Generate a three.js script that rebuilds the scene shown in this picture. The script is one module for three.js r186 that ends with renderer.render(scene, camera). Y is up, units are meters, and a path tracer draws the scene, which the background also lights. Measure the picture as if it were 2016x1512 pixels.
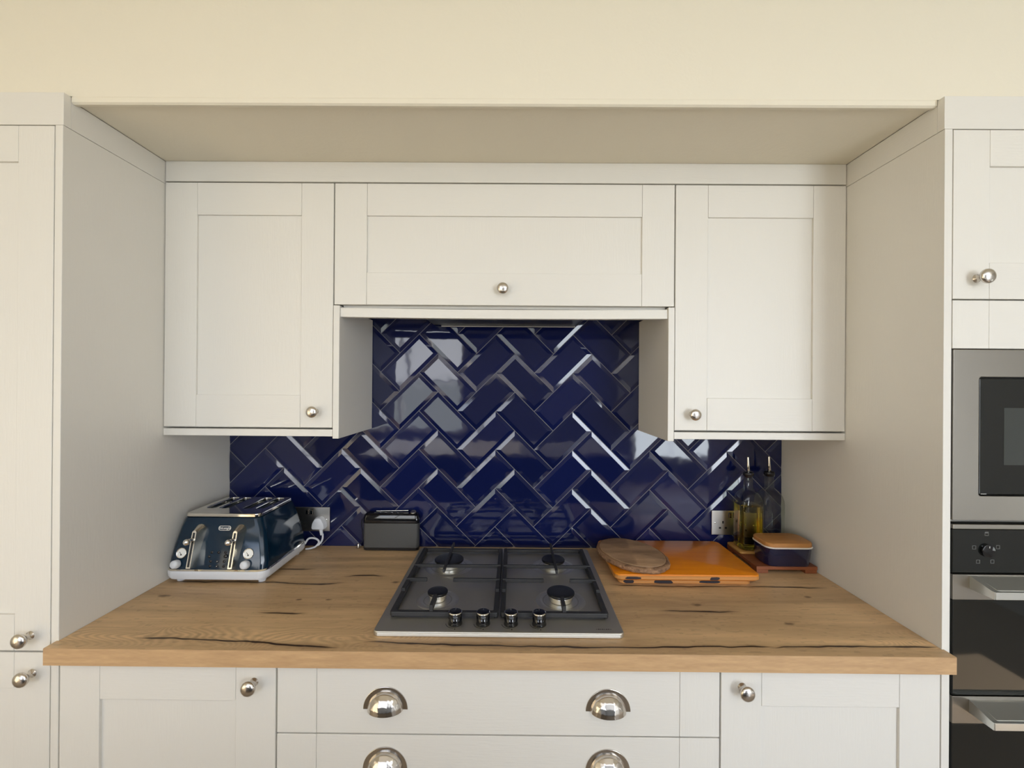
import * as THREE from 'three';
import { RoundedBoxGeometry } from 'three/addons/geometries/RoundedBoxGeometry.js';
import { TextGeometry } from 'three/addons/geometries/TextGeometry.js';
import { FontLoader } from 'three/addons/loaders/FontLoader.js';
import { mergeGeometries, toCreasedNormals } from 'three/addons/utils/BufferGeometryUtils.js';
import { RectAreaLightUniformsLib } from 'three/addons/lights/RectAreaLightUniformsLib.js';

RectAreaLightUniformsLib.init();
const scene = new THREE.Scene();
const renderer = new THREE.WebGLRenderer({ antialias: true });
renderer.toneMapping = THREE.LinearToneMapping;
renderer.toneMappingExposure = 0.76;
renderer.shadowMap.enabled = true;

// ---------- camera: level phone shot, 0.99 m in front of the drawer fronts ----------
const camera = new THREE.PerspectiveCamera(2 * Math.atan(756 / 863.2) * 180 / Math.PI, 2016 / 1512, 0.05, 60);
camera.position.set(0.0315, 1.5, 1.594);
{
  const yaw = -0.0046, pitch = 0.0011, roll = 0.0072;
  const A = new THREE.Matrix4().set(Math.cos(yaw), 0, Math.sin(yaw), 0, 0, 1, 0, 0, -Math.sin(yaw), 0, Math.cos(yaw), 0, 0, 0, 0, 1);
  const B = new THREE.Matrix4().set(1, 0, 0, 0, 0, Math.cos(pitch), Math.sin(pitch), 0, 0, -Math.sin(pitch), Math.cos(pitch), 0, 0, 0, 0, 1);
  const C = new THREE.Matrix4().set(Math.cos(roll), Math.sin(roll), 0, 0, -Math.sin(roll), Math.cos(roll), 0, 0, 0, 0, 1, 0, 0, 0, 0, 1);
  camera.quaternion.setFromRotationMatrix(C.multiply(B).multiply(A).transpose());
}
scene.add(camera);

// ---------- seeded noise ----------
function rng(seed) { let s = seed >>> 0; return () => { s = (s + 0x6D2B79F5) | 0; let t = Math.imul(s ^ (s >>> 15), 1 | s); t = (t + Math.imul(t ^ (t >>> 7), 61 | t)) ^ t; return ((t ^ (t >>> 14)) >>> 0) / 4294967296; }; }
const LAT = new Float32Array(65536); { const r = rng(77); for (let i = 0; i < 65536; i++) LAT[i] = r(); }
function vn(x, y, px = 256, py = 256) {                         // value noise, repeats after px, py
  const xi = Math.floor(x), yi = Math.floor(y), fx = x - xi, fy = y - yi, m = (a, n) => ((a % n) + n) % n;
  const x0 = m(xi, px), x1 = m(xi + 1, px), y0 = m(yi, py) * 256, y1 = m(yi + 1, py) * 256, u = fx * fx * (3 - 2 * fx), v = fy * fy * (3 - 2 * fy);
  return (LAT[y0 + x0] * (1 - u) + LAT[y0 + x1] * u) * (1 - v) + (LAT[y1 + x0] * (1 - u) + LAT[y1 + x1] * u) * v;
}
const clamp01 = (a) => Math.min(1, Math.max(0, a)), mix = (a, b, t) => a + (b - a) * t, smooth = (a, b, x) => { const t = clamp01((x - a) / (b - a)); return t * t * (3 - 2 * t); };
function texture(w, h, fn, srgb) {
  const d = new Uint8Array(w * h * 4);
  for (let j = 0; j < h; j++) for (let i = 0; i < w; i++) { const c = fn((i + 0.5) / w, (j + 0.5) / h), k = (j * w + i) * 4; d[k] = clamp01(c[0]) * 255; d[k + 1] = clamp01(c[1]) * 255; d[k + 2] = clamp01(c[2]) * 255; d[k + 3] = 255; }
  const t = new THREE.DataTexture(d, w, h); t.wrapS = t.wrapT = THREE.RepeatWrapping; t.magFilter = THREE.LinearFilter; t.minFilter = THREE.LinearMipmapLinearFilter; t.generateMipmaps = true;
  if (srgb) t.colorSpace = THREE.SRGBColorSpace; t.needsUpdate = true; return t;
}
const rep = (t, x, y) => { const c = t.clone(); c.repeat.set(x, y); c.needsUpdate = true; return c; };

// ---------- daylight: sky with broken cloud, sun through the added roof light and side window, and the soft light of each opening ----------
{
  const w = 512, h = 256, d = new Float32Array(w * h * 4);
  for (let j = 0; j < h; j++) for (let i = 0; i < w; i++) {
    const el = (j + 0.5) / h - 0.5, up = Math.max(0, el) * 2, k = (j * w + i) * 4;
    let n = 0, a = 0.5, f = 8; for (let o = 0; o < 5; o++) { n += a * vn(i / w * f, j / h * f * 1.6 + o * 17, f, 256); a *= 0.5; f *= 2; }
    const c = smooth(0.42, 0.62, n), hz = Math.exp(-up * 5);
    d[k] = mix(mix(0.34, 0.75, hz), 1.25, c); d[k + 1] = mix(mix(0.55, 0.86, hz), 1.25, c); d[k + 2] = mix(mix(1.0, 1.0, hz), 1.27, c); d[k + 3] = 1;
    if (el < 0) { d[k] = 0.42; d[k + 1] = 0.44; d[k + 2] = 0.38; }
  }
  const t = new THREE.DataTexture(d, w, h, THREE.RGBAFormat, THREE.FloatType); t.mapping = THREE.EquirectangularReflectionMapping; t.magFilter = t.minFilter = THREE.LinearFilter; t.needsUpdate = true;
  scene.background = t; scene.backgroundIntensity = 6;
}
const sun = new THREE.DirectionalLight(new THREE.Color(1, 0.90, 0.76), 42);
sun.position.set(8.2, 5.6, 2.8); sun.target.position.set(0.2, 0, 2.0); sun.castShadow = true; sun.shadow.mapSize.set(2048, 2048);
Object.assign(sun.shadow.camera, { left: -6, right: 6, top: 6, bottom: -6, near: 0.5, far: 18 });
scene.add(sun, sun.target);
const ROOM = { x0: -3.0, x1: 3.4, z1: 5.2, h: 2.62 };
// openings: two in the rear wall, plus a low right window and roof light added for light
const WIN = [{ x0: 1.78, x1: 3.3, y0: 0.35, y1: 2.45, L: 12 }, { x0: -2.6, x1: -0.75, y0: 0.75, y1: 2.45, L: 1.5 }];
const ADDED_ROOF = { x0: -1.6, x1: 2.8, z0: 2.3, z1: 4.7, L: 1.6 }, ADDED_SIDE = { z0: 1.74, z1: 2.24, y0: 0.48, y1: 1.1, L: 2 };
const daylight = (w, h, L, c, p, rx, ry) => { const l = new THREE.RectAreaLight(c, L, w, h); l.position.set(...p); l.rotation.set(rx, ry, 0, 'YXZ'); scene.add(l); };
for (const w of WIN) daylight(w.x1 - w.x0 - 0.12, w.y1 - w.y0 - 0.12, w.L, new THREE.Color(0.88, 0.965, 1.07), [(w.x0 + w.x1) / 2, (w.y0 + w.y1) / 2, ROOM.z1 - 0.01], 0, 0);
daylight(ADDED_SIDE.z1 - ADDED_SIDE.z0 - 0.12, ADDED_SIDE.y1 - ADDED_SIDE.y0 - 0.12, ADDED_SIDE.L, new THREE.Color(0.9, 0.97, 1.05), [ROOM.x1 - 0.01, (ADDED_SIDE.y0 + ADDED_SIDE.y1) / 2, (ADDED_SIDE.z0 + ADDED_SIDE.z1) / 2], 0, Math.PI / 2);
daylight(ADDED_ROOF.x1 - ADDED_ROOF.x0 - 0.12, ADDED_ROOF.z1 - ADDED_ROOF.z0 - 0.12, ADDED_ROOF.L, new THREE.Color(1, 0.94, 0.84), [(ADDED_ROOF.x0 + ADDED_ROOF.x1) / 2, ROOM.h - 0.01, (ADDED_ROOF.z0 + ADDED_ROOF.z1) / 2], -Math.PI / 2, 0);

// ---------- building helpers (all shapes are given in room coordinates) ----------
const used = {};
const numbered = (n) => { const k = used[n] = (used[n] ?? -1) + 1; return k ? `${n}_${String(k).padStart(3, '0')}` : n; };
const top = new WeakMap();
function thing(name, label, category, base = [0, 0, 0], group) {
  const o = new THREE.Group(); o.name = numbered(name); o.position.set(...base); o.userData = { label, category }; if (group) o.userData.group = group;
  scene.add(o); top.set(o, new THREE.Vector3(...base)); return o;
}
function structure(name, label, base = [0, 0, 0]) {
  const o = new THREE.Group(); o.name = name; o.position.set(...base); o.userData = { kind: 'structure', label }; scene.add(o); top.set(o, new THREE.Vector3(...base)); return o;
}
function part(parent, name, geo, mat, label) {
  const b = top.get(parent), g = Array.isArray(geo) ? join(geo) : geo;
  g.translate(-b.x, -b.y, -b.z);
  const m = new THREE.Mesh(g, mat); m.name = name; if (label) m.userData.label = label;
  parent.add(m); top.set(m, b); return m;
}
function sub(parent, name, label) { const g = new THREE.Group(); g.name = name; if (label) g.userData.label = label; parent.add(g); top.set(g, top.get(parent)); return g; }
function join(list) {
  const l = list.map((g) => { const n = g.index ? g.toNonIndexed() : g; for (const k of Object.keys(n.attributes)) if (!['position', 'normal', 'uv'].includes(k)) n.deleteAttribute(k); n.clearGroups(); if (!n.attributes.uv) n.setAttribute('uv', new THREE.BufferAttribute(new Float32Array(n.attributes.position.count * 2), 2)); return n; });
  return mergeGeometries(l);
}
function metreUV(g, swap = false, ox = 0, oy = 0) {
  if (!g.attributes.normal) g.computeVertexNormals();
  const p = g.attributes.position, n = g.attributes.normal, uv = new Float32Array(p.count * 2);
  for (let i = 0; i < p.count; i++) {
    const ax = Math.abs(n.getX(i)), ay = Math.abs(n.getY(i)), az = Math.abs(n.getZ(i)); let u, v;
    if (az >= ax && az >= ay) { u = p.getX(i); v = p.getY(i); } else if (ay >= ax) { u = p.getX(i); v = p.getZ(i); } else { u = p.getZ(i); v = p.getY(i); }
    if (swap) [u, v] = [v, u];
    uv[2 * i] = u + ox; uv[2 * i + 1] = v + oy;
  }
  g.setAttribute('uv', new THREE.BufferAttribute(uv, 2)); return g;
}
function box(x0, x1, y0, y1, z0, z1, r = 0.001, swap = false, seg = 1) {
  const w = x1 - x0, h = y1 - y0, d = z1 - z0, rr = Math.min(r, 0.45 * Math.min(w, h, d));
  const g = rr > 0 ? new RoundedBoxGeometry(w, h, d, seg, rr) : new THREE.BoxGeometry(w, h, d);
  g.translate((x0 + x1) / 2, (y0 + y1) / 2, (z0 + z1) / 2); return metreUV(g, swap);
}
function lathe(pts, seg = 32) { return new THREE.LatheGeometry(pts.map((p) => new THREE.Vector2(p[0], p[1])), seg); }
function at(g, x, y, z, rx = 0, ry = 0, rz = 0) { g.applyMatrix4(new THREE.Matrix4().makeRotationFromEuler(new THREE.Euler(rx, ry, rz))); return g.translate(x, y, z); }
function cyl(r0, r1, h, seg = 24) { return new THREE.CylinderGeometry(r1, r0, h, seg); }
function tube(pts, r, seg = 40, rs = 8) { return new THREE.TubeGeometry(new THREE.CatmullRomCurve3(pts.map((p) => new THREE.Vector3(...p))), seg, r, rs, false); }
function rr(x0, x1, z0, z1, r, y, n = 6) {                        // rounded rectangle in the horizontal plane
  const out = [], c = [[x1 - r, z1 - r, 0], [x0 + r, z1 - r, 1], [x0 + r, z0 + r, 2], [x1 - r, z0 + r, 3]];
  for (const [cx, cz, q] of c) for (let i = 0; i <= n; i++) { const a = (q + i / n) * Math.PI / 2; out.push([cx + r * Math.cos(a), y, cz + r * Math.sin(a)]); }
  return out;
}
function loft(rings, crease = 0.5, capA = true, capB = true) {     // rings from bottom to top
  const n = rings[0].length, pos = [], idx = [];
  for (const r of rings) for (const p of r) pos.push(...p);
  for (let k = 0; k + 1 < rings.length; k++) for (let i = 0; i < n; i++) { const a = k * n + i, b = k * n + (i + 1) % n, c = a + n, d = b + n; idx.push(a, c, b, b, c, d); }
  const cap = (r, flip) => { const o = pos.length / 3, c = [0, 0, 0]; for (const p of r) { pos.push(...p); for (let t = 0; t < 3; t++) c[t] += p[t] / n; } pos.push(...c); for (let i = 0; i < n; i++) { const a = o + i, b = o + (i + 1) % n; flip ? idx.push(a, b, o + n) : idx.push(b, a, o + n); } };
  if (capA) cap(rings[0], true); if (capB) cap(rings[rings.length - 1], false);
  const g = new THREE.BufferGeometry(); g.setAttribute('position', new THREE.Float32BufferAttribute(pos, 3)); g.setIndex(idx);
  return metreUV(toCreasedNormals(g, crease));
}
function plate(pts2, holes, depth, bevel = 0) {                     // shape in xy extruded to +z
  const s = !Array.isArray(pts2) ? pts2 : new THREE.Shape(pts2.map((p) => new THREE.Vector2(...p)));
  for (const h of holes || []) s.holes.push(!Array.isArray(h) ? h : new THREE.Path(h.map((p) => new THREE.Vector2(...p))));
  return new THREE.ExtrudeGeometry(s, { depth, bevelEnabled: bevel > 0, bevelThickness: bevel, bevelSize: bevel, bevelOffset: -bevel, bevelSegments: 2, curveSegments: 12 });
}
function rrShape(x0, x1, y0, y1, r, P = THREE.Shape) {
  const s = new P(); s.moveTo(x0 + r, y0); s.lineTo(x1 - r, y0); s.absarc(x1 - r, y0 + r, r, -Math.PI / 2, 0); s.lineTo(x1, y1 - r); s.absarc(x1 - r, y1 - r, r, 0, Math.PI / 2); s.lineTo(x0 + r, y1); s.absarc(x0 + r, y1 - r, r, Math.PI / 2, Math.PI); s.lineTo(x0, y0 + r); s.absarc(x0 + r, y0 + r, r, Math.PI, 1.5 * Math.PI); return s;
}

// ---------- materials ----------
const std = (o) => new THREE.MeshPhysicalMaterial(o), lin = (r, g, b) => new THREE.Color().setRGB(r, g, b);
const grainBump = texture(512, 512, (u, v) => { const a = vn(u * 16, v * 250, 16, 250) * 0.5 + vn(u * 40, v * 128 + 9, 40, 128) * 0.3 + vn(u * 128, v * 250, 128, 250) * 0.2; return [a, a, a]; });
const plasterBump = texture(512, 512, (u, v) => { const a = vn(u * 20, v * 20, 20, 20) * 0.5 + vn(u * 90, v * 90, 90, 90) * 0.3 + vn(u * 220, v * 220, 220, 220) * 0.2; return [a, a, a]; });
const M = {};
M.wall = std({ color: lin(0.80, 0.745, 0.615), roughness: 0.85, bumpMap: rep(plasterBump, 1.5, 1.5), bumpScale: 0.0006 });
M.white = std({ color: lin(0.80, 0.79, 0.76), roughness: 0.8 });
M.cab = std({ color: lin(0.75, 0.722, 0.66), roughness: 0.42, bumpMap: rep(grainBump, 2, 2), bumpScale: 0.0002 });
M.slotSteel = std({ color: lin(0.20, 0.19, 0.18), metalness: 0.8, roughness: 0.5 });
M.steel = std({ color: lin(0.60, 0.575, 0.535), metalness: 1, roughness: 0.28 });
M.knob = std({ color: lin(0.66, 0.62, 0.57), metalness: 1, roughness: 0.24 });
M.hobSteel = std({ color: lin(0.60, 0.575, 0.51), metalness: 1, roughness: 0.48 });
M.finChrome = std({ color: lin(0.80, 0.75, 0.64), metalness: 1, roughness: 0.26 });
M.lip = std({ color: lin(0.80, 0.79, 0.74), metalness: 0.6, roughness: 0.5 });  // hob front edge: bright reflection put into a paler steel
M.ringSteel = std({ color: lin(0.74, 0.72, 0.66), metalness: 1, roughness: 0.42 });
M.chrome = std({ color: lin(0.78, 0.75, 0.68), metalness: 1, roughness: 0.08 });
M.alu = std({ color: lin(0.82, 0.82, 0.81), metalness: 1, roughness: 0.22 });
M.iron = std({ color: lin(0.022, 0.022, 0.024), roughness: 0.5 });
M.enamel = std({ color: lin(0.008, 0.008, 0.009), roughness: 0.32 });
M.blackGloss = std({ color: lin(0.006, 0.006, 0.007), roughness: 0.05 });
M.blackGlass = std({ color: lin(0.008, 0.009, 0.008), roughness: 0.04, ior: 1.52 });
M.blackPlastic = std({ color: lin(0.012, 0.012, 0.013), roughness: 0.35 });
M.ovenSteel = std({ color: lin(0.345, 0.322, 0.288), metalness: 1, roughness: 0.32 });
M.handle = std({ color: lin(0.74, 0.75, 0.72), metalness: 0.9, roughness: 0.3 });
M.dialMark = std({ color: lin(0.5, 0.5, 0.48), roughness: 0.6 });
M.print = std({ color: lin(0.14, 0.14, 0.13), roughness: 0.6 });
M.mark = std({ color: lin(0.05, 0.04, 0.04), roughness: 0.5 });
M.inkBlack = std({ color: lin(0.01, 0.01, 0.01), roughness: 0.6 });
M.whitePlastic = std({ color: lin(0.66, 0.68, 0.71), roughness: 0.32 });
M.radioGrey = std({ color: lin(0.075, 0.075, 0.073), roughness: 0.55, metalness: 0.3 });
M.navyPaint = std({ color: lin(0.003, 0.017, 0.036), roughness: 0.12, ior: 1.45 });
M.navyEnamel = std({ color: lin(0.004, 0.007, 0.035), roughness: 0.18, clearcoat: 0.6, clearcoatRoughness: 0.08 });
M.glass = std({ color: lin(0.88, 0.9, 0.86), transmission: 1, thickness: 0, roughness: 0.02, ior: 1.5 });
M.pane = std({ color: lin(0.97, 0.98, 0.98), transmission: 1, thickness: 0, roughness: 0, ior: 1.5 });
M.addedRoofPane = std({ color: lin(0.34, 0.33, 0.31), transmission: 1, thickness: 0, roughness: 0, ior: 1.5 });  // dark tint cuts sky light through the added roof light
M.oil = std({ color: lin(1, 1, 1), transmission: 1, thickness: 0.06, roughness: 0.02, ior: 1.46, attenuationColor: new THREE.Color(0.80, 0.72, 0.20), attenuationDistance: 0.06 });
M.floor = std({ color: lin(0.27, 0.215, 0.16), roughness: 0.4 });
M.side = std({ color: lin(0.42, 0.40, 0.36), roughness: 0.8 });
M.island = std({ color: lin(0.012, 0.017, 0.032), roughness: 0.5 });  // dark body of the added island, for darker tile reflections
M.stone = std({ color: lin(0.74, 0.71, 0.65), roughness: 0.35 });  // pale top of the added island, throws light upward
M.rear = std({ color: lin(0.20, 0.20, 0.215), roughness: 0.8 });
M.grout = std({ color: lin(0.17, 0.17, 0.185), roughness: 0.9 });
M.tileBump = texture(256, 256, (u, v) => { const a = vn(u * 5, v * 5, 5, 5) * 0.7 + vn(u * 13, v * 13, 13, 13) * 0.3; return [a, a, a]; });
M.tiles = [[0.0050, 0.0085, 0.052], [0.0058, 0.0100, 0.060], [0.0044, 0.0078, 0.046]].map((c) => std({ color: lin(...c), roughness: 0.045, ior: 1.55, bumpMap: rep(M.tileBump, 4, 4), bumpScale: 0.00022 }));

// rustic oak laminate of the worktop: grain along x, shakes, knots, rippled figure
const CR = [
  [[-0.83, 0.585], [-0.735, 0.588], [-0.56, 0.598], [-0.44, 0.611], [-0.36, 0.617]], [[-0.98, 0.302], [-0.70, 0.300], [-0.5293, 0.309], [-0.47, 0.299]], [[-0.4807, 0.254], [-0.4214, 0.247], [-0.36, 0.249]],
  [[-0.30, 0.593], [-0.19, 0.598], [-0.09, 0.602], [-0.0026, 0.604], [0.1844, 0.607], [0.40, 0.602], [0.62, 0.596]], [[0.62, 0.600], [0.80, 0.593], [1.0, 0.592]], [[0.33, 0.296], [0.52, 0.303], [0.7613, 0.300], [0.95, 0.303]], [[-0.72, 0.21], [-0.6, 0.206]], [[0.42, 0.44], [0.55, 0.446], [0.62, 0.443]], [[-0.62, 0.47], [-0.5, 0.474]]];
const KN = [[-0.3167, 0.292, 0.012], [-0.93, 0.388, 0.016], [-0.55, 0.402, 0.008], [0.53, 0.41, 0.014], [0.86, 0.36, 0.01], [-0.47, 0.40, 0.008], [0.72, 0.50, 0.012]];
function oak(x, z) {
  let wz = z; for (const [kx, kz, kr] of KN) { const dx = (x - kx) / 3, dz = z - kz, q = Math.exp(-(dx * dx + dz * dz) / (kr * kr * 2.2)); wz += q * dz * 0.9; }
  wz += (vn(x * 3 + 5, z * 6) - 0.5) * 0.03;
  const g1 = vn(x * 2.2 + 40, wz * 34 + 3), g2 = vn(x * 7 + 11, wz * 110 + 50), g3 = vn(x * 26, wz * 240), pat = vn(x * 1.6 + 70, z * 5 + 30), pore = vn(x * 60 + 3, z * 250 + 7);
  let t = 0.12 + 0.42 * g1 + 0.20 * g2 + 0.12 * g3 + 0.5 * (pat - 0.5);
  const fig = smooth(0.07, 0, Math.abs(z - 0.575)) * smooth(0.35, 0.8, vn(x * 3.1 + 9, 3.3)); t += fig * 0.16 * Math.sin(x * 210 + 60 * vn(x * 8, z * 26) + z * 190);
  let c = [mix(0.62, 0.92, t), mix(0.505, 0.775, t), mix(0.37, 0.58, t)];
  if (pore > 0.83) c = c.map((q) => q * 0.93);
  let dark = 0;
  for (const l of CR) for (let i = 0; i + 1 < l.length; i++) {
    const [ax, az] = l[i], [bx, bz] = l[i + 1]; if (x < ax - 0.05 || x > bx + 0.05) continue;
    const s = clamp01((x - ax) / (bx - ax)), zz = mix(az, bz, s) + (vn(x * 40, az * 90) - 0.5) * 0.005, edge = smooth(0.05, 0.0, Math.max(ax - x, x - bx, 0));
    const e0 = l[0][0], e1 = l[l.length - 1][0], tip = smooth(0, 0.06, Math.min(x - e0, e1 - x) + 0.02), w = 0.0017 * tip * (0.4 + vn(x * 22 + az * 50, 8));
    if (Math.abs(z - zz) < 0.02) dark = Math.max(dark, edge * tip * (0.85 * smooth(w + 0.0016, w, Math.abs(z - zz)) + 0.16 * smooth(0.016, 0, Math.abs(z - zz))));
  }
  for (const [kx, kz, kr] of KN) { const dx = (x - kx) / 1.9, dz = z - kz, r = Math.sqrt(dx * dx + dz * dz) / kr; dark = Math.max(dark, 0.5 * smooth(0.75, 0.1, r + 0.3 * (vn(x * 150, z * 200) - 0.5))); }
  return c.map((q, i) => q * (1 - dark * [0.72, 0.78, 0.84][i]));
}
const oakMap = texture(2048, 640, (u, v) => oak(-1.01 + u * 2.02, v * 0.64), true);
M.worktop = std({ map: oakMap, roughness: 0.42 });
const edgeMap = texture(1024, 64, (u, v) => { const t = 0.5 * vn(u * 30, v * 6, 30, 256) + 0.3 * vn(u * 120, v * 14, 120, 256) + 0.2 * vn(u * 250, v * 30, 250, 256); return [mix(0.70, 0.81, t), mix(0.56, 0.665, t), mix(0.405, 0.49, t)]; }, true);
M.edge = std({ map: rep(edgeMap, 0.5, 24), roughness: 0.5 });
const woodMap = (a, b, sx, sz, seed) => texture(512, 512, (u, v) => { const t = clamp01(0.55 * vn(u * sx, v * sz + seed, sx, 256) + 0.3 * vn(u * sx * 4, v * sz * 3 + seed, sx * 4, 256) + 0.15 * vn(u * 90, v * 200, 90, 200)); return [mix(a[0], b[0], t), mix(a[1], b[1], t), mix(a[2], b[2], t)]; }, true);
M.orange = std({ map: rep(woodMap([0.80, 0.44, 0.015], [0.89, 0.54, 0.035], 3, 40, 3), 2, 2), roughness: 0.45 });
M.paleEdge = std({ map: rep(woodMap([0.68, 0.45, 0.22], [0.82, 0.58, 0.32], 3, 30, 9), 2, 8), roughness: 0.55 });
M.burn = std({ color: lin(0.018, 0.013, 0.018), roughness: 0.7 });
M.slice = std({ map: rep(woodMap([0.50, 0.39, 0.28], [0.74, 0.60, 0.46], 4, 22, 21), 2.2, 2.2), roughness: 0.6 });
M.bark = std({ map: rep(woodMap([0.30, 0.21, 0.15], [0.76, 0.59, 0.43], 22, 26, 33), 6, 6), roughness: 0.75 });
M.redWood = std({ map: rep(woodMap([0.44, 0.235, 0.125], [0.60, 0.345, 0.19], 3, 40, 13), 3, 3), roughness: 0.5 });
M.beech = std({ map: rep(woodMap([0.66, 0.45, 0.23], [0.76, 0.54, 0.30], 3, 36, 17), 3, 3), roughness: 0.5 });
M.bamboo = std({ map: rep(woodMap([0.66, 0.47, 0.22], [0.78, 0.58, 0.30], 3, 36, 27), 3, 3), roughness: 0.5 });

// ---------- the room ----------
{
  const f = structure('floor', 'pale oak floor of the kitchen'); part(f, 'slab', box(ROOM.x0 - 0.2, ROOM.x1 + 0.2, -0.12, 0, -0.2, ROOM.z1 + 0.2, 0), M.floor);
  const c = structure('ceiling', 'cream ceiling with an added roof light'), y0 = ROOM.h, y1 = ROOM.h + 0.15, X0 = ROOM.x0 - 0.15, X1 = ROOM.x1 + 0.15, z0 = ROOM.z1, z1 = ROOM.z1 + 0.15, t = 0.06;
  part(c, 'slab', [box(X0, ADDED_ROOF.x0, y0, y1, -0.15, z1, 0), box(ADDED_ROOF.x1, X1, y0, y1, -0.15, z1, 0), box(ADDED_ROOF.x0, ADDED_ROOF.x1, y0, y1, -0.15, ADDED_ROOF.z0, 0), box(ADDED_ROOF.x0, ADDED_ROOF.x1, y0, y1, ADDED_ROOF.z1, z1, 0)], M.wall);
  part(structure('wall_left', 'cream side wall'), 'plaster', box(X0, ROOM.x0, 0, ROOM.h, 0, ROOM.z1, 0), M.wall);
  part(structure('wall_right', 'stone grey side wall with an added small low window'), 'plaster', [box(ROOM.x1, X1, 0, ROOM.h, 0, ADDED_SIDE.z0, 0), box(ROOM.x1, X1, 0, ROOM.h, ADDED_SIDE.z1, z0, 0), box(ROOM.x1, X1, 0, ADDED_SIDE.y0, ADDED_SIDE.z0, ADDED_SIDE.z1, 0), box(ROOM.x1, X1, ADDED_SIDE.y1, ROOM.h, ADDED_SIDE.z0, ADDED_SIDE.z1, 0)], M.side);
  const [a, b] = WIN, g = [box(X0, b.x0, 0, ROOM.h, z0, z1, 0), box(b.x1, a.x0, 0, ROOM.h, z0, z1, 0), box(a.x1, X1, 0, ROOM.h, z0, z1, 0)];
  for (const w of WIN) g.push(box(w.x0, w.x1, 0, w.y0, z0, z1, 0), box(w.x0, w.x1, w.y1, ROOM.h, z0, z1, 0));
  part(structure('wall_rear', 'slate grey wall with the garden windows'), 'plaster', g, M.rear);
  WIN.forEach((w, i) => {
    const s = structure(`window_${i + 1}`, i ? 'white window with crossed glazing bars' : 'wide white garden window'), xm = (w.x0 + w.x1) / 2;
    part(s, 'window_frame', [box(w.x0, w.x0 + t, w.y0, w.y1, z0 + 0.02, z0 + 0.09), box(w.x1 - t, w.x1, w.y0, w.y1, z0 + 0.02, z0 + 0.09), box(w.x0 + t, w.x1 - t, w.y0, w.y0 + t, z0 + 0.02, z0 + 0.09), box(w.x0 + t, w.x1 - t, w.y1 - t, w.y1, z0 + 0.02, z0 + 0.09)], M.white);
    part(s, 'mullion', box(xm - 0.03, xm + 0.03, w.y0 + t, w.y1 - t, z0 + 0.025, z0 + 0.085), M.white);
    for (const [p, q] of [[w.x0 + t, xm - 0.03], [xm + 0.03, w.x1 - t]]) { const pg = new THREE.PlaneGeometry(q - p, w.y1 - w.y0 - 2 * t); pg.translate((p + q) / 2, (w.y0 + w.y1) / 2, z0 + 0.05); part(s, 'pane', pg, M.pane); if (i) part(s, 'glazing_bar', box(p, q, 1.5, 1.53, z0 + 0.03, z0 + 0.07), M.white); }
  });
  const d = structure('window_3', 'small low side window added for a sun patch'), dx = ROOM.x1 + 0.04;  // window added so a sun patch lands where the oven mirrors it
  part(d, 'window_frame', [box(dx, dx + 0.05, ADDED_SIDE.y0, ADDED_SIDE.y1, ADDED_SIDE.z0, ADDED_SIDE.z0 + t), box(dx, dx + 0.05, ADDED_SIDE.y0, ADDED_SIDE.y1, ADDED_SIDE.z1 - t, ADDED_SIDE.z1), box(dx, dx + 0.05, ADDED_SIDE.y0, ADDED_SIDE.y0 + t, ADDED_SIDE.z0 + t, ADDED_SIDE.z1 - t), box(dx, dx + 0.05, ADDED_SIDE.y1 - t, ADDED_SIDE.y1, ADDED_SIDE.z0 + t, ADDED_SIDE.z1 - t)], M.white);
  const dp = new THREE.PlaneGeometry(ADDED_SIDE.z1 - ADDED_SIDE.z0 - 2 * t, ADDED_SIDE.y1 - ADDED_SIDE.y0 - 2 * t); dp.rotateY(Math.PI / 2); dp.translate(dx + 0.025, (ADDED_SIDE.y0 + ADDED_SIDE.y1) / 2, (ADDED_SIDE.z0 + ADDED_SIDE.z1) / 2); part(d, 'pane', dp, M.pane);
  const r = structure('window_4', 'flat roof light added in the ceiling for top light');  // roof light added to bring more light from above
  part(r, 'window_frame', [box(ADDED_ROOF.x0, ADDED_ROOF.x0 + t, y0 + 0.02, y1, ADDED_ROOF.z0, ADDED_ROOF.z1), box(ADDED_ROOF.x1 - t, ADDED_ROOF.x1, y0 + 0.02, y1, ADDED_ROOF.z0, ADDED_ROOF.z1), box(ADDED_ROOF.x0 + t, ADDED_ROOF.x1 - t, y0 + 0.02, y1, ADDED_ROOF.z0, ADDED_ROOF.z0 + t), box(ADDED_ROOF.x0 + t, ADDED_ROOF.x1 - t, y0 + 0.02, y1, ADDED_ROOF.z1 - t, ADDED_ROOF.z1)], M.white);
  const pg = new THREE.PlaneGeometry(ADDED_ROOF.x1 - ADDED_ROOF.x0 - 2 * t, ADDED_ROOF.z1 - ADDED_ROOF.z0 - 2 * t); pg.rotateX(Math.PI / 2); pg.translate((ADDED_ROOF.x0 + ADDED_ROOF.x1) / 2, y0 + 0.1, (ADDED_ROOF.z0 + ADDED_ROOF.z1) / 2); part(r, 'pane', pg, M.addedRoofPane);
}
// boxed-in plaster above the units, its lower front arris finished with a thin bead
const bulk = structure('wall_upper', 'cream plastered bulkhead over the wall units');
{
  const prof = [[0, 2.151], [0.568, 2.151], [0.5685, 2.1455], [0.578, 2.1445], [0.5825, 2.148], [0.5825, 2.158], [0.581, 2.1618], [0, 2.1618]];
  const mid = plate(prof, null, 1.9996); at(mid, 0, 0, 0, 0, -Math.PI / 2, 0); mid.translate(0.9998, 0, 0);
  part(bulk, 'plaster', [metreUV(mid), box(ROOM.x0, ROOM.x1, 2.1618, ROOM.h, 0, 0.581, 0)], M.wall);
}
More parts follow.
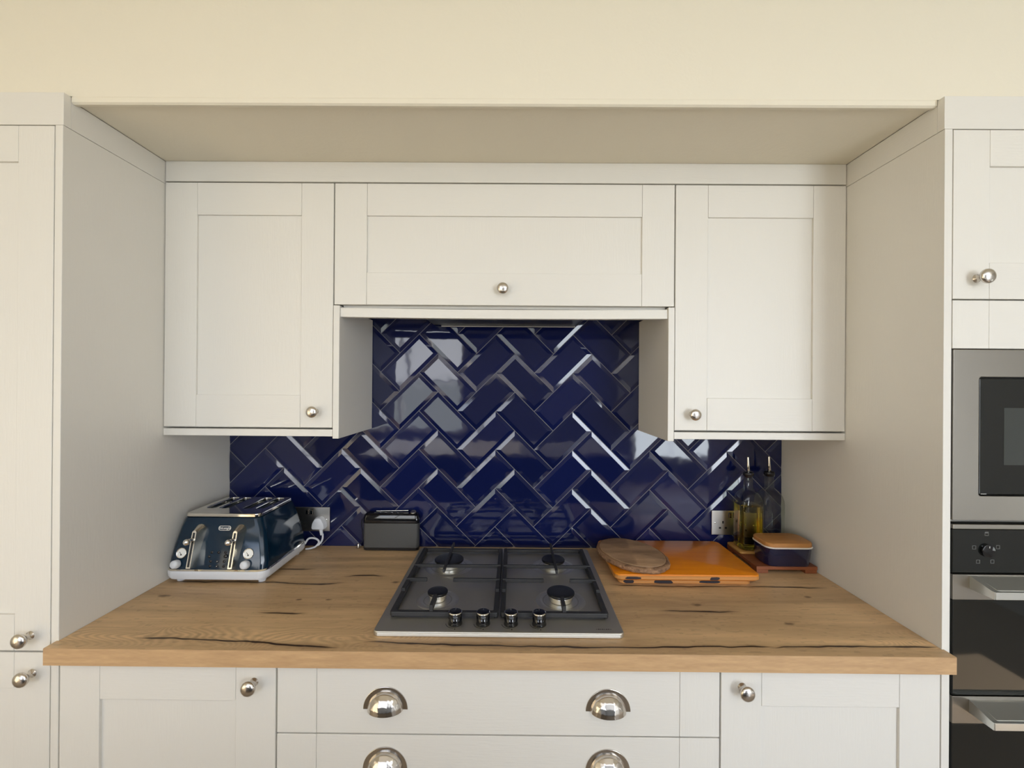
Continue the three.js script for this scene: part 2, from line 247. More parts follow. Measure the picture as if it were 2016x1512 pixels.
// tiled back wall: bevelled 2:1 tiles laid as a 45 degree herringbone
const back = structure('wall_back', 'kitchen wall tiled in glossy navy bevelled herringbone tiles');
part(back, 'plaster', box(ROOM.x0 - 0.15, ROOM.x1 + 0.15, 0, ROOM.h, -0.15, 0, 0), M.wall);
part(back, 'grout', box(-0.999, 0.999, 0.9, 1.75, 0.0002, 0.0046, 0), M.grout);
{
  const w = 0.0985, ox = -0.0344, oy = 1.2631, gp = 0.0011, bev = 0.0125, z0 = 0.0052, z1 = 0.0071, S2 = Math.SQRT1_2, R = rng(5);
  const X0 = -0.9985, X1 = 0.9985, Y0 = 0.9105, Y1 = 1.742;
  const clip = (poly) => { for (const [a, b, s] of [[0, X0, 1], [0, X1, -1], [1, Y0, 1], [1, Y1, -1]]) { const o = []; for (let i = 0; i < poly.length; i++) { const p = poly[i], q = poly[(i + 1) % poly.length], dp = (p[a] - b) * s, dq = (q[a] - b) * s; if (dp >= 0) o.push(p); if (dp * dq < 0) { const t = dp / (dp - dq); o.push(p.map((c, k) => c + (q[k] - c) * t)); } } poly = o; if (poly.length < 3) return null; } return poly; };
  for (let q = -14; q < 16; q++) for (let p = -16; p < 18; p++) for (const [L, W, res] of [[2, 1, 0], [1, 2, 2]]) {
    if ((((p + q) % 4) + 4) % 4 !== res) continue;
    const cx = ox + (p + L / 2 + q + W / 2) * w * S2, cy = oy + (q + W / 2 - p - L / 2) * w * S2;
    const hl = L * w / 2 - gp, hw = W * w / 2 - gp, tx = (R() - 0.5) * 0.010, ty = (R() - 0.5) * 0.010, uo = R() * 9, mat = M.tiles[Math.floor(R() * 3)];
    const P = (a, b, z) => { const x = cx + (a + b) * S2, y = cy + (b - a) * S2; return [x, y, z + tx * (x - cx) + ty * (y - cy), a + uo, b + uo * 0.7]; };
    const il = hl - bev, iw = hw - bev, faces = [[P(-il, -iw, z1), P(il, -iw, z1), P(il, iw, z1), P(-il, iw, z1)]];
    const o = [P(-hl, -hw, z0), P(hl, -hw, z0), P(hl, hw, z0), P(-hl, hw, z0)], d = [P(-hl, -hw, 0.001), P(hl, -hw, 0.001), P(hl, hw, 0.001), P(-hl, hw, 0.001)];
    for (let i = 0; i < 4; i++) { const j = (i + 1) % 4; faces.push([o[i], o[j], faces[0][j], faces[0][i]], [d[i], d[j], o[j], o[i]]); }
    const pos = [], uv = []; let ymin = 9, ymax = -9, xmin = 9, xmax = -9;
    for (const f of faces) { const c = clip(f); if (!c) continue; for (let i = 1; i + 1 < c.length; i++) for (const v of [c[0], c[i], c[i + 1]]) { pos.push(v[0], v[1], v[2]); uv.push(v[3], v[4]); ymin = Math.min(ymin, v[1]); ymax = Math.max(ymax, v[1]); xmin = Math.min(xmin, v[0]); xmax = Math.max(xmax, v[0]); } }
    if (!pos.length || (ymin > 1.345 && (xmax < -0.49 || xmin > 0.49)) || (xmax - xmin) * (ymax - ymin) < 2e-4) continue;
    const g = new THREE.BufferGeometry(); g.setAttribute('position', new THREE.Float32BufferAttribute(pos, 3)); g.setAttribute('uv', new THREE.Float32BufferAttribute(uv, 2)); g.computeVertexNormals();
    part(back, 'tile', g, mat);
  }
}

// ---------- shaker fronts, knobs, cup pulls ----------
const KNOB = lathe([[0, 0], [0.0095, 0], [0.0095, 0.0015], [0.0065, 0.004], [0.0052, 0.009], [0.0058, 0.014], [0.0105, 0.0185], [0.0158, 0.0215], [0.0166, 0.0245], [0.0158, 0.0275], [0.0125, 0.0305], [0.007, 0.0322], [0, 0.0328]], 36);
function knob(parent, x, y, z) { part(parent, 'knob', at(KNOB.clone(), x, y, z, Math.PI / 2), M.knob, 'brushed nickel mushroom knob'); }
function shaker(parent, x0, x1, y0, y1, zf, k, st = 0.092, name = 'door') {
  const d = sub(parent, name), e = 0.0004, zb = zf - 0.02;
  part(d, 'stile', box(x0, x0 + st, y0, y1, zb, zf, 0.0012, true), M.cab); part(d, 'stile', box(x1 - st, x1, y0, y1, zb, zf, 0.0012, true), M.cab);
  part(d, 'rail', box(x0 + st + e, x1 - st - e, y1 - st, y1, zb, zf, 0.0012), M.cab); part(d, 'rail', box(x0 + st + e, x1 - st - e, y0, y0 + st, zb, zf, 0.0012), M.cab);
  part(d, 'panel', box(x0 + 0.006, x1 - 0.006, y0 + 0.006, y1 - 0.006, zb + 0.002, zf - 0.0065, 0.0005, true), M.cab);
  if (k) knob(d, k[0], k[1], zf - 0.0005);
  return d;
}
function slabFront(parent, x0, x1, y0, y1, zf, st = 0.09, name = 'drawer') {
  const d = sub(parent, name), e = 0.0004, zb = zf - 0.02;
  part(d, 'stile', box(x0, x0 + st, y0, y1, zb, zf, 0.0012, true), M.cab); part(d, 'stile', box(x1 - st, x1, y0, y1, zb, zf, 0.0012, true), M.cab);
  part(d, 'front_panel', box(x0 + st + e, x1 - st - e, y0, y1, zb, zf - 0.0002, 0.0012), M.cab);
  return d;
}
const CUP = (() => {
  const fl = new THREE.Shape(); fl.absarc(0, 0, 0.0505, 0, Math.PI, false); fl.lineTo(-0.0375, 0); fl.absarc(0, 0, 0.0375, Math.PI, 0, true); fl.lineTo(0.0505, 0);
  const flange = new THREE.ExtrudeGeometry(fl, { depth: 0.0016, bevelEnabled: true, bevelThickness: 0.0008, bevelSize: 0.0008, bevelOffset: -0.0008, bevelSegments: 2, curveSegments: 40 });
  const pos = [], idx = [], N = 40, K = 16, shell = (a, b, c, o) => { for (let j = 0; j <= K; j++) for (let i = 0; i <= N; i++) { const t = Math.PI * i / N, f = Math.PI / 2 * j / K; pos.push(a * Math.cos(t) * Math.cos(f), b * Math.sin(t) * Math.cos(f), o + c * Math.sin(f)); } };
  shell(0.0405, 0.0405, 0.027, 0.001); shell(0.0388, 0.0388, 0.0253, 0.001);
  const n = (N + 1) * (K + 1); for (let j = 0; j < K; j++) for (let i = 0; i < N; i++) { const a = j * (N + 1) + i, b = a + 1, c = a + N + 1, d = c + 1; idx.push(a, b, c, b, d, c, n + a, n + c, n + b, n + b, n + c, n + d); }
  for (let j = 0; j < K; j++) for (const i of [0, N]) { const a = j * (N + 1) + i, c = a + N + 1; i ? idx.push(a, n + a, c, c, n + a, n + c) : idx.push(a, c, n + a, c, n + c, n + a); }
  const dome = new THREE.BufferGeometry(); dome.setAttribute('position', new THREE.Float32BufferAttribute(pos, 3)); dome.setIndex(idx);
  return join([flange, toCreasedNormals(dome, 0.7)]);
})();
const ZU = 0.309, ZL = 0.600;

// ---------- added unseen island: dark front shades, pale top bounces light ----------
{
  const i = thing('added_island', 'added navy island out of view, shading the base units, with pale stone top', 'island', [-0.2, 0, 2.6]);
  part(i, 'carcass', box(-1.25, 0.95, 0.1, 0.88, 2.15, 3.0), M.island); part(i, 'plinth', box(-1.2, 0.9, 0, 0.1, 2.2, 2.95), M.island);
  for (let k = 0; k < 4; k++) { const x = -1.24 + k * 0.546; part(i, 'door', [box(x, x + 0.08, 0.12, 0.87, 2.13, 2.149), box(x + 0.462, x + 0.542, 0.12, 0.87, 2.13, 2.149), box(x + 0.08, x + 0.462, 0.79, 0.87, 2.13, 2.149), box(x + 0.08, x + 0.462, 0.12, 0.2, 2.13, 2.149), box(x + 0.08, x + 0.462, 0.2, 0.79, 2.136, 2.149)], M.island); }
  part(i, 'stone_top', box(-1.28, 0.98, 0.88, 0.91, 2.1, 3.05, 0.003), M.stone, 'pale stone');
}
// ---------- wall cabinets ----------
function wallCabinet(x0, x1, kx, label) {
  const c = thing('wall_cabinet', label, 'cabinet', [(x0 + x1) / 2, 1.345, 0.15], 'wall cabinets either side of the extractor');
  part(c, 'carcass', box(x0 + 0.0005, x1 - 0.0005, 1.366, 2.09, 0.0105, ZU - 0.0205), M.cab);
  part(c, 'pelmet', box(x0 + 0.001, x1 - 0.0008, 1.3435, 1.3640, 0.20, ZU, 0.0012), M.cab, 'flat light pelmet strip under the door');
  shaker(c, x0 + 0.0018, x1 - 0.0018, 1.3695, 2.0875, ZU, [kx, 1.4165], 0.0945);
}
wallCabinet(-1.0, -0.5, -0.5515, 'off-white shaker wall cabinet with its knob near the extractor, above the toaster');
wallCabinet(0.5, 1.0, 0.5535, 'off-white shaker wall cabinet with its knob near the extractor, above the oil bottles');
{
  const c = thing('extractor_cabinet', 'wide off-white lift-up cabinet over the hob with a central knob', 'cabinet', [0, 1.692, 0.15]);
  part(c, 'carcass', box(-0.4995, 0.4995, 1.738, 2.09, 0.0105, ZU - 0.0205), M.cab);
  shaker(c, -0.4982, 0.4982, 1.7315, 2.0875, ZU, [-0.003, 1.7775], 0.0945, 'flap');
  part(c, 'bottom_panel', box(-0.4805, 0.4805, 1.7245, 1.7372, 0.20, 0.2845, 0.0008), M.cab);
  const sag = []; for (let i = 0; i <= 24; i++) { const x = -0.481 + 0.962 * i / 24; sag.push([x, 1.7225 - 0.0028 * (1 - (x / 0.481) ** 2)]); } for (let i = 24; i >= 0; i--) { const x = -0.481 + 0.962 * i / 24; sag.push([x, 1.6955 - 0.0028 * (1 - (x / 0.481) ** 2)]); }
  const g = plate(sag.slice().reverse(), null, 0.020, 0.001); g.translate(0, 0, 0.285); part(c, 'bottom_rail', metreUV(g), M.cab, 'thin bowed rail below the flap');
  for (const s of [-1, 1]) part(c, 'side_panel', box(s < 0 ? -0.4995 : 0.481, s < 0 ? -0.481 : 0.4995, 1.3375, 1.7285, 0.0105, ZU + 0.003, 0.0015, true), M.cab, 'upright end panel beside the hob recess');
}
{
  const h = thing('extractor_hood', 'slim dark canopy extractor tucked under the lift-up cabinet', 'extractor', [0, 1.70, 0.14]);
  part(h, 'body', box(-0.26, 0.26, 1.712, 1.7375, 0.02, 0.195, 0.004), M.blackPlastic);
  part(h, 'filter_panel', box(-0.225, 0.245, 1.7055, 1.7115, 0.06, 0.262, 0.002), M.enamel);
  part(h, 'front_lip', box(-0.225, 0.245, 1.7005, 1.7052, 0.056, 0.0615, 0.0015), M.steel, 'thin steel lip');
}
part(structure('trim_1', 'off-white filler strip between the wall cabinets and the bulkhead'), 'strip', box(-0.9985, 0.9985, 2.0915, 2.1505, 0.20, ZU - 0.0004, 0.001), M.cab);

// ---------- tall units ----------
{
  const c = thing('tall_cabinet', 'full-height off-white cabinet with two shaker doors beside the toaster end', 'cabinet', [-1.32, 0, 0.3]);
  part(c, 'side_panel', box(-1.0185, -1.0005, 0.0, 2.0842, 0.0, ZL, 0.0012, true), M.cab, 'plain off-white end panel');
  part(c, 'carcass', box(-1.62, -1.019, 0.1, 2.083, 0.0, ZL - 0.021), M.cab);
  shaker(c, -1.618, -1.0205, 0.8855, 2.0825, ZL, [-1.0655, 0.921], 0.082); shaker(c, -1.618, -1.0205, 0.12, 0.8820, ZL, [-1.0605, 0.835], 0.082);
  part(c, 'plinth', box(-1.618, -1.0205, 0, 0.115, 0.3, ZL - 0.05), M.cab);
}
for (const s of [-1, 1]) {
  const t = structure(s < 0 ? 'trim_2' : 'trim_3', s < 0 ? 'off-white filler above the tall cabinet' : 'off-white filler above the oven housing');
  part(t, 'strip', [box(s < 0 ? -1.62 : 1.0005, s < 0 ? -1.0005 : 1.62, 2.0850, 2.1595, 0.5815, ZL - 0.001, 0.001), box(s < 0 ? -1.0185 : 1.0005, s < 0 ? -1.0005 : 1.0185, 2.0850, 2.1505, 0.005, 0.5812, 0.001)], M.cab);
}
{
  const c = thing('oven_housing', 'tall off-white appliance housing with a small shaker door over the microwave', 'cabinet', [1.32, 0, 0.3]);
  part(c, 'side_panel', box(1.0005, 1.0185, 0.0, 2.0842, 0.0, ZL, 0.0012, true), M.cab, 'plain off-white end panel');
  part(c, 'carcass', [box(1.019, 1.62, 0.1, 2.083, 0.0, 0.02), box(1.601, 1.62, 0.1, 2.083, 0.02, ZL - 0.021), box(1.019, 1.601, 2.065, 2.083, 0.02, ZL - 0.021), box(1.019, 1.601, 1.592, 1.61, 0.02, ZL - 0.021), box(1.019, 1.601, 1.186, 1.194, 0.02, ZL - 0.03), box(1.019, 1.601, 0.3, 0.318, 0.02, ZL - 0.021)], M.cab);
  shaker(c, 1.0205, 1.618, 1.7005, 2.0825, ZL, [1.0735, 1.7465], 0.082);
  slabFront(c, 1.0205, 1.618, 1.5885, 1.6975, ZL, 0.082, 'fascia');
  shaker(c, 1.0205, 1.618, 0.12, 0.315, ZL, null, 0.07, 'flap');
  part(c, 'plinth', box(1.0205, 1.618, 0, 0.115, 0.3, ZL - 0.05), M.cab);
}
{
  const m = thing('microwave', 'built-in stainless steel microwave with a black glass window', 'microwave', [1.32, 1.2, 0.3]);
  const x0 = 1.0225, x1 = 1.616, y0 = 1.2010, y1 = 1.5865, z = ZL + 0.001;
  part(m, 'casing', box(1.03, 1.59, 1.205, 1.58, 0.15, ZL - 0.021), M.blackPlastic);
  const fr = plate(rrShape(x0, x1, y0, y1, 0.002), [rrShape(1.0805, 1.47, 1.2560, 1.5245, 0.006, THREE.Path)], 0.018, 0.0012); fr.translate(0, 0, z - 0.0195);
  part(m, 'frame', metreUV(fr), M.ovenSteel, 'brushed steel surround');
  part(m, 'window', box(1.0835, 1.467, 1.2590, 1.5215, z - 0.016, z - 0.0028, 0.002), M.blackGlass, 'dark glass');
  part(m, 'pale_panel', box(1.139, 1.42, 1.326, 1.455, z - 0.0030, z - 0.0024, 0), std({ color: lin(0.045, 0.05, 0.046), roughness: 0.12 }), 'paler grey panel');  // slightly lighter rectangle laid over the dark glass
  part(m, 'latch_mark', box(1.087, 1.10, 1.2598, 1.2612, z - 0.0028, z - 0.0022, 0), M.alu);
}
{
  const o = thing('double_oven', 'built-in double oven with black glass doors and flat steel bar handles', 'oven', [1.32, 0.33, 0.3]);
  const x0 = 1.0225, x1 = 1.616, z = ZL + 0.002;
  part(o, 'casing', box(1.03, 1.59, 0.335, 1.18, 0.1, ZL - 0.021), M.blackPlastic);
  part(o, 'top_trim', box(x0, x1, 1.1815, 1.1925, z - 0.02, z, 0.0015), M.ovenSteel);
  const cp = part(o, 'control_panel', box(x0, x1, 1.0835, 1.1805, z - 0.02, z - 0.001, 0.001), M.blackGlass);
  part(cp, 'dial', at(lathe([[0, 0], [0.0145, 0], [0.0145, 0.0045], [0.0135, 0.0062], [0, 0.0065]], 36), 1.0985, 1.134, z - 0.001, Math.PI / 2), M.blackGloss);
  part(cp, 'dial_mark', box(1.0978, 1.0992, 1.141, 1.1455, z + 0.0055, z + 0.0060, 0), M.dialMark);
  const icon = (x, y, s) => { const q = z - 0.001, e = 0.0003, t = 0.0009; part(cp, 'icon', [box(x - s, x + s, y + s - t, y + s, q, q + e, 0), box(x - s, x + s, y - s, y - s + t, q, q + e, 0), box(x - s, x - s + t, y - s, y + s, q, q + e, 0), box(x + s - t, x + s, y - s, y + s, q, q + e, 0)], M.print); };
  icon(1.0985, 1.1715, 0.0045); part(cp, 'icon', box(1.0945, 1.1025, 1.1725, 1.1755, z - 0.001, z - 0.0007, 0), M.print);
  icon(1.0705, 1.1405, 0.0042); icon(1.124, 1.1415, 0.0042); icon(1.0795, 1.1085, 0.0042); icon(1.1115, 1.1090, 0.0042);
  for (const [y0, y1, h, gy] of [[0.8085, 1.0795, 1.0795, 1.0225], [0.335, 0.8055, 0.8055, 0.7440]]) {
    const d = part(o, 'door', box(x0, x1, y0, gy - 0.0004, z - 0.0215, z, 0.0015), M.blackGlass, 'black glass');
    part(d, 'door_trim', box(x0, x1, gy, y1, z - 0.0215, z, 0.001), M.ovenSteel, 'brushed steel band behind the handle');
    const hy = gy + 0.0335, prof = [[0, hy - 0.008], [0.052, hy - 0.008], [0.052, hy + 0.008], [0.045, hy + 0.0085], [0, hy + 0.021]];
    // flat bar with wedge-shaped ends
    const bar = box(1.0615, 1.5695, hy - 0.008, hy + 0.008, z + 0.034, z + 0.053, 0.0008);
    const ends = [1.0600, 1.556].map((xx) => { const e = plate(prof, null, 0.015); at(e, 0, 0, 0, 0, -Math.PI / 2, 0); e.translate(xx + 0.015, 0, z - 0.0005); return metreUV(e); });
    const topPlate = plate([[0.0, hy + 0.017], [0.045, hy + 0.0065], [0.045, hy + 0.009], [0.0, hy + 0.0205]], null, 0.483); at(topPlate, 0, 0, 0, 0, -Math.PI / 2, 0); topPlate.translate(1.0735 + 0.483, 0, z - 0.0004);
    part(d, 'handle', [bar, ...ends, metreUV(topPlate)], M.handle, 'flat pale steel bar handle');
  }
}

// ---------- base cabinets ----------
function baseCabinet(x0, x1, kx, label) {
  const c = thing('base_cabinet', label, 'cabinet', [(x0 + x1) / 2, 0, 0.3], 'base cabinets under the worktop');
  part(c, 'carcass', box(x0 + 0.0005, x1 - 0.0005, 0.1, 0.8710, 0.02, ZL - 0.021), M.cab);
  shaker(c, x0 + 0.0018, x1 - 0.0018, 0.12, 0.8680, ZL, [kx, 0.8205], 0.091);
  part(c, 'plinth', box(x0, x1, 0, 0.115, 0.3, ZL - 0.05), M.cab);
}
baseCabinet(-0.9995, -0.503, -0.5535, 'off-white base cabinet whose knob is by the drawers, under the toaster end');
baseCabinet(0.503, 0.9995, 0.5515, 'off-white base cabinet whose knob is by the drawers, beside the oven housing');
{
  const c = thing('drawer_unit', 'wide off-white pan drawer unit with nickel cup pulls under the hob', 'drawers', [0, 0, 0.3]);
  part(c, 'carcass', box(-0.5025, 0.5025, 0.1, 0.8710, 0.02, ZL - 0.021), M.cab);
  for (const [y0, y1, hy] of [[0.7060, 0.8680, 0.7625], [0.415, 0.7030, 0.6265], [0.12, 0.412, 0.33]]) {
    const d = slabFront(c, -0.5012, 0.5012, y0, y1, ZL, 0.0895);
    for (const hx of [-0.2545, 0.2495]) part(d, 'cup_handle', CUP.clone().translate(hx, hy, ZL - 0.0003), M.knob, 'half-moon brushed nickel cup pull');
  }
  part(c, 'plinth', box(-0.5025, 0.5025, 0, 0.115, 0.3, ZL - 0.05), M.cab);
}

// ---------- worktop ----------
{
  const t = thing('worktop', 'rustic oak laminate worktop with dark shakes', 'worktop', [0, 0.872, 0.31]);
  const g = mergeGeometries([box(-0.9995, 0.9995, 0.8722, 0.91, 0.0002, 0.6005, 0), box(-1.004, 1.004, 0.8722, 0.91, 0.6012, 0.6290, 0)].map((b) => b.toNonIndexed())), p = g.attributes.position, uv = g.attributes.uv;
  for (let i = 0; i < p.count; i++) uv.setXY(i, (p.getX(i) + 1.01) / 2.02, (p.getZ(i) + (0.91 - p.getY(i))) / 0.64);
  part(t, 'slab', g, M.worktop);
  part(t, 'edge_band', box(-1.004, 1.004, 0.8722, 0.9098, 0.6291, 0.6307, 0.0006), M.edge, 'plain straight-grained edging strip');
}

// ---------- hob, pan supports ----------
{
  const h = thing('gas_hob', 'four-burner brushed steel gas hob with front knobs', 'hob', [0, 0.91, 0.31]);
  const X0 = -0.2945, X1 = 0.2935, Z0 = 0.045, Z1 = 0.5725;
  const s = plate(rrShape(X0, X1, -Z1, -Z0, 0.012), null, 0.0075, 0.0022); at(s, 0, 0.9123, 0, -Math.PI / 2); part(h, 'plate', metreUV(s), M.hobSteel);
  part(h, 'front_lip', box(X0 + 0.010, X1 - 0.010, 0.9112, 0.9186, Z1 - 0.004, Z1 + 0.0012, 0.0016), M.lip, 'front edge in paler steel to imitate its highlight');  // lighter strip paints the highlight along the plate front
  const B = [[-0.170, 0.203, 0.0455], [0.160, 0.198, 0.0365], [-0.1685, 0.4205, 0.0270], [0.1605, 0.4180, 0.0370]];
  for (const [x, z, r] of B) {
    const b = part(h, 'burner', at(lathe([[r * 0.55, 0.004], [r + 0.004, 0.004], [r + 0.010, 0.0018], [r + 0.0150, 0.0042], [r + 0.022, 0.0046], [r + 0.0285, 0.0030], [r + 0.0345, 0.0002], [r + 0.036, 0]], 56), x, 0.9195, z), M.ringSteel, 'pressed steel spill ring');
    const sk = []; for (let i = 0; i <= 1; i++) sk.push(i);
    part(b, 'burner_skirt', at(lathe([[0, 0.0], [r * 0.80, 0.0], [r * 0.86, 0.004], [r * 0.88, 0.0135], [r * 0.94, 0.0150], [r * 0.94, 0.0185], [0, 0.0185]], 56), x, 0.9225, z), M.alu, 'bright aluminium flame ring');
    part(b, 'burner_cap', at(lathe([[0, 0], [r * 0.98, 0], [r, 0.0012], [r, 0.0042], [r * 0.95, 0.0062], [r * 0.5, 0.0068], [0, 0.0068]], 56), x, 0.9411, z), M.enamel, 'black enamelled cap');
  }
  { const mk = []; [[0, 0.5], [1, 1], [2, 0.8], [3, 1], [4, 0.7], [5, 1], [6, 0.9], [7, 0.5]].forEach(([k, q]) => mk.push(box(0.2300 + k * 0.0047, 0.2332 + k * 0.0047, 0.9219, 0.9222, 0.5545 - 0.0016 * q, 0.5545 + 0.0020 * q, 0))); part(h, 'maker_mark', mk, M.mark, 'faint dark printed maker mark').userData.kind = 'stuff'; }
  [-0.1063, -0.0390, 0.0283, 0.0965].forEach((x) => {
    const z = 0.5345, k = part(h, 'control_knob', at(lathe([[0, 0], [0.0175, 0], [0.0172, 0.003], [0.0160, 0.006], [0.0157, 0.027], [0, 0.027]], 40), x, 0.9218, z), M.blackGloss);
    part(k, 'knob_ring', at(lathe([[0.0140, 0], [0.0160, 0], [0.0166, 0.0012], [0.0160, 0.0026], [0.0145, 0.0032]], 40), x, 0.9484, z), M.chrome, 'bright ring');
    part(k, 'knob_top', at(lathe([[0, 0], [0.0149, 0], [0.0140, 0.0016], [0, 0.0020]], 40), x, 0.9505, z), M.blackGloss);
    part(k, 'pointer', box(x - 0.0006, x + 0.0006, 0.9524, 0.9528, z - 0.013, z - 0.005, 0), M.print);
    const arc = new THREE.TorusGeometry(0.0225, 0.0006, 5, 20, 1.35); part(k, 'printed_scale', [at(arc, x, 0.9222, z, Math.PI / 2, 0, 1.75 - 0.1), at(cyl(0.0016, 0.0016, 0.0006, 12), x + 0.002, 0.9222, z + 0.0255)], M.inkBlack);
  });
}
for (const s of [-1, 1]) {
  const x0 = s < 0 ? -0.2715 : 0.0015, x1 = s < 0 ? -0.0035 : 0.2690, z0 = 0.088, z1 = 0.5130, cx = s < 0 ? -0.170 : 0.1605;
  const p = thing('pan_support', s < 0 ? 'black cast-iron pan support over the hob burners on the toaster side' : 'black cast-iron pan support over the hob burners on the chopping board side', 'pan support', [(x0 + x1) / 2, 0.922, 0.3], 'pan supports on the gas hob');
  const ya = 0.9260, yb = 0.9370, t = 0.0125, yt = 0.9500;
  const ring = plate(rrShape(x0, x1, -z1, -z0, 0.007), [rrShape(x0 + t, x1 - t, -z1 + t, -z0 - t, 0.004, THREE.Path)], yb - ya - 0.003, 0.0015); at(ring, 0, ya + 0.0015, 0, -Math.PI / 2);
  part(p, 'rim', metreUV(ring), M.iron);
  // raised rails: the middle stretch of each side stands higher than the corners
  for (const [a, b] of [[x0 + 0.001, x0 + t - 0.001], [x1 - t + 0.001, x1 - 0.001]]) part(p, 'side_rail', box(a, b, yb - 0.001, 0.9455, z0 + 0.02, 0.405, 0.0015), M.iron);
  part(p, 'cross_bar', box(x0 + 0.002, x1 - 0.002, yb + 0.002, yt - 0.001, 0.2500, 0.2565, 0.0012), M.iron);
  for (const [a, b] of [[x0 + 0.002, cx - 0.041], [cx + 0.033, x1 - 0.002]]) part(p, 'finger', box(a, b, yb + 0.002, yt - 0.001, 0.3450, 0.3520, 0.0012), M.iron);
  const bx = s < 0 ? -0.170 : 0.160;
  part(p, 'finger', box(bx - 0.0035, bx + 0.0035, 0.9487, 0.9590, 0.094, 0.315, 0.0012), M.iron);
  part(p, 'finger', box(bx - 0.0045, bx + 0.0045, yb - 0.001, 0.9525, s < 0 ? 0.4500 : 0.4580, 0.509, 0.0012), M.iron);
  for (const fx of [x0 + 0.006, x1 - 0.006]) for (const fz of [z0 + 0.008, z1 - 0.008]) part(p, 'foot', at(cyl(0.004, 0.0045, 0.0042, 12), fx, 0.9243, fz), M.blackPlastic);
}

